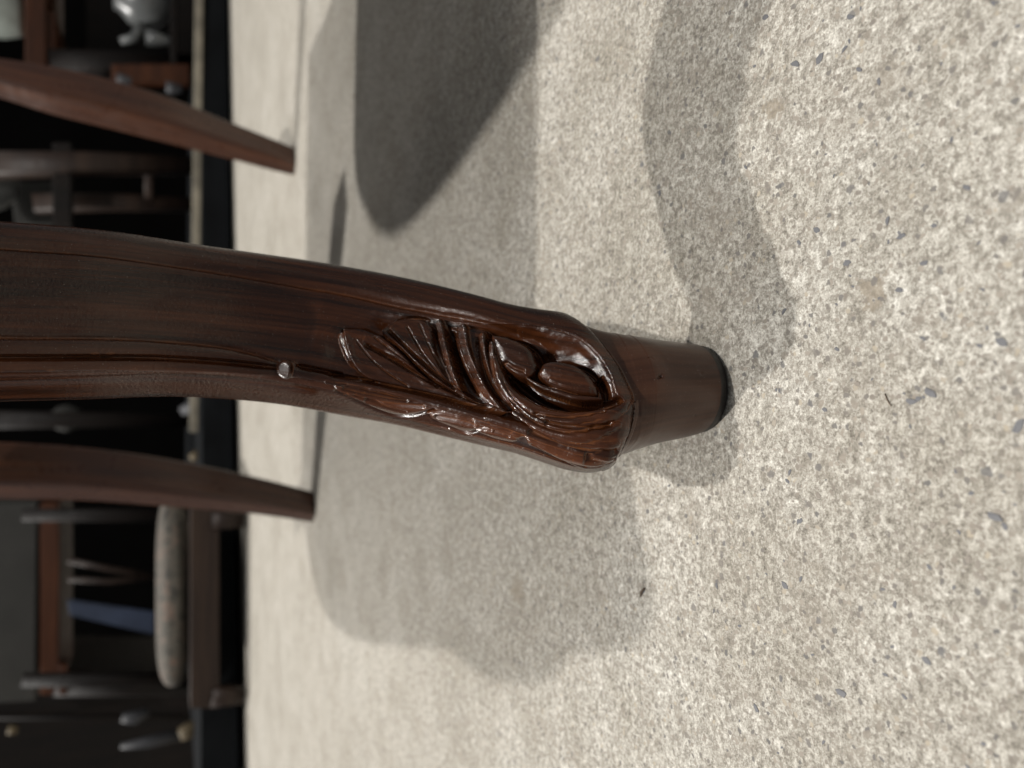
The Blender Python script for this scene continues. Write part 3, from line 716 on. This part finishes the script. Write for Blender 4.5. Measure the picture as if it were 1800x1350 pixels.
# between carved leg and left rear leg
p = thing('plant_stand', (-.05, 2.2, 0), 'slim dark stand with pale feet, seen between the carved leg and the left rear leg', 'stand')
pbar('post', [(-80, 738, 2.2), (120, 738, 2.2), (345, 738, 2.2)], [.026, .022, .020], 'darkwood', p)
pbar('foot', [(322, 722, 2.16), (338, 714, 2.14), (352, 706, 2.12)], [.014, .017, .012], 'pewter', p)
pbar('foot', [(352, 768, 2.1), (372, 756, 2.08), (388, 744, 2.05)], [.011, .013, .012], 'pewter', p)
p = thing('stone_jar', tuple(at(142, 735, 2.45)), 'dim grey jar high between the carved leg and the left rear leg', 'jar')
jar('body', 92, 142, 735, 24, 2.45, [(.6, 0), (.7, .05), (1, .5), (.8, .85), (.5, 1)], 'greyboard', p)
p = thing('castor', tuple(at(352, 800, 1.9)), 'small brass castor beside the left rear leg near the floor', 'castor')
pbar('wheel', [(334, 806, 1.9), (346, 800, 1.9), (356, 797, 1.9)], [.008, .014, .009], 'brass', p)

# left: low upholstered chair, grey box on brown table, blue window reflection
p = thing('upholstered_chair', (-.6, 1.72, 0), 'low dark wooden chair with a patterned grey upholstered seat, left of the left rear leg', 'chair')
pillow('seat_cushion', 272, 900, 338, 1240, 1.47, .40, 'fabric', p)
prism('seat_rail', [(334, 892), (386, 892), (386, 1246), (334, 1246)], 1.45, .04, 'railwood', p)
for i, py in enumerate((914, 1222)):
    pbar('leg', [(372, py, 1.46), (400, py, 1.46), (429, py, 1.46)], [.020, .018, .015], 'railwood', p)
pbar('back_post', [(40, 905, 2.17), (200, 905, 2.17), (345, 905, 2.17)], [.016, .018, .02], 'darkwood', p)
pbar('back_post', [(40, 1195, 2.17), (200, 1195, 2.17), (345, 1195, 2.17)], [.016, .018, .02], 'darkwood', p)
pbar('slat', [(120, 985, 2.17), (190, 1000, 2.17), (275, 1012, 2.17)], [.007, .008, .008], 'railwood', p)
pbar('slat', [(120, 1018, 2.17), (190, 1022, 2.17), (275, 1014, 2.17)], [.006, .007, .007], 'railwood', p)
p = thing('brown_table', (-.6, 2.4, 0), 'reddish brown table frame under the grey box at the far left', 'table')
prism('top_rail', [(70, 885), (104, 885), (104, 1222), (70, 1222)], 2.35, .35, 'brownwood', p)
prism('corner_block', [(103, 1168), (118, 1168), (118, 1222), (103, 1222)], 2.34, .06, 'brownwood', p)
pbar('leg', [(100, 1200, 2.38), (250, 1204, 2.38), (385, 1206, 2.38)], [.034, .028, .02], 'darkwood', p)
p = thing('grey_box', tuple(at(66, 1060, 2.4)), 'large plain grey box resting on the reddish brown table frame', 'box')
prism('side', [(-90, 884), (65, 884), (62, 1232), (-90, 1240)], 2.38, .3, 'greyboard', p)
p = thing('blue_reflection', tuple(at(272, 1090, 2.0)), 'slim blue window reflection, painted on a thin slab above the patterned seat', 'board')
prism('board', [(118, 1054), (122, 1082), (272, 1116), (272, 1076)], 2.32, .012, 'blue', p)  # thin slab coloured to stand for a window reflected in dark polish
p = thing('lying_rod', tuple(at(318, 1290, 1.95)), 'pale metal rod slanting in the dark at the bottom left corner', 'rod')
pbar('rod', [(212, 1312, 1.95), (262, 1304, 1.95), (318, 1290, 1.95)], [.006, .012, .013], 'pewter', p)
p = thing('castor', tuple(at(350, 1275, 1.9)), 'dull brass castor at the lower end of the pale rod', 'castor')
pbar('stem', [(316, 1292, 1.9), (336, 1282, 1.9), (356, 1268, 1.9)], [.014, .018, .010], 'brass', p)
pbar('wheel', [(352, 1276, 1.9), (372, 1276, 1.9)], [.010, .010], 'trim', p)
p = thing('small_ornament', tuple(at(262, 1262, 2.1)), 'small grey ornament in the dark beside the pale rod', 'ornament')
pbar('body', [(214, 1262, 2.1), (236, 1262, 2.1), (262, 1250, 2.1)], [.010, .015, .009], 'pewter', p)
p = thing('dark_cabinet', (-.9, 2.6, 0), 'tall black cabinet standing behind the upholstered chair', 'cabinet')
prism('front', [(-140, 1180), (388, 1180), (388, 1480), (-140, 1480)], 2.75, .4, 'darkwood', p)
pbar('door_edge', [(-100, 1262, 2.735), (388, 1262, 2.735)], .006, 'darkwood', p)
p = thing('candle', tuple(at(30, 1283, 2.2)), 'small orange object at the top of the bottom left corner', 'candle')
pbar('body', [(14, 1283, 2.2), (31, 1282, 2.2)], [.010, .010], 'brass', p)
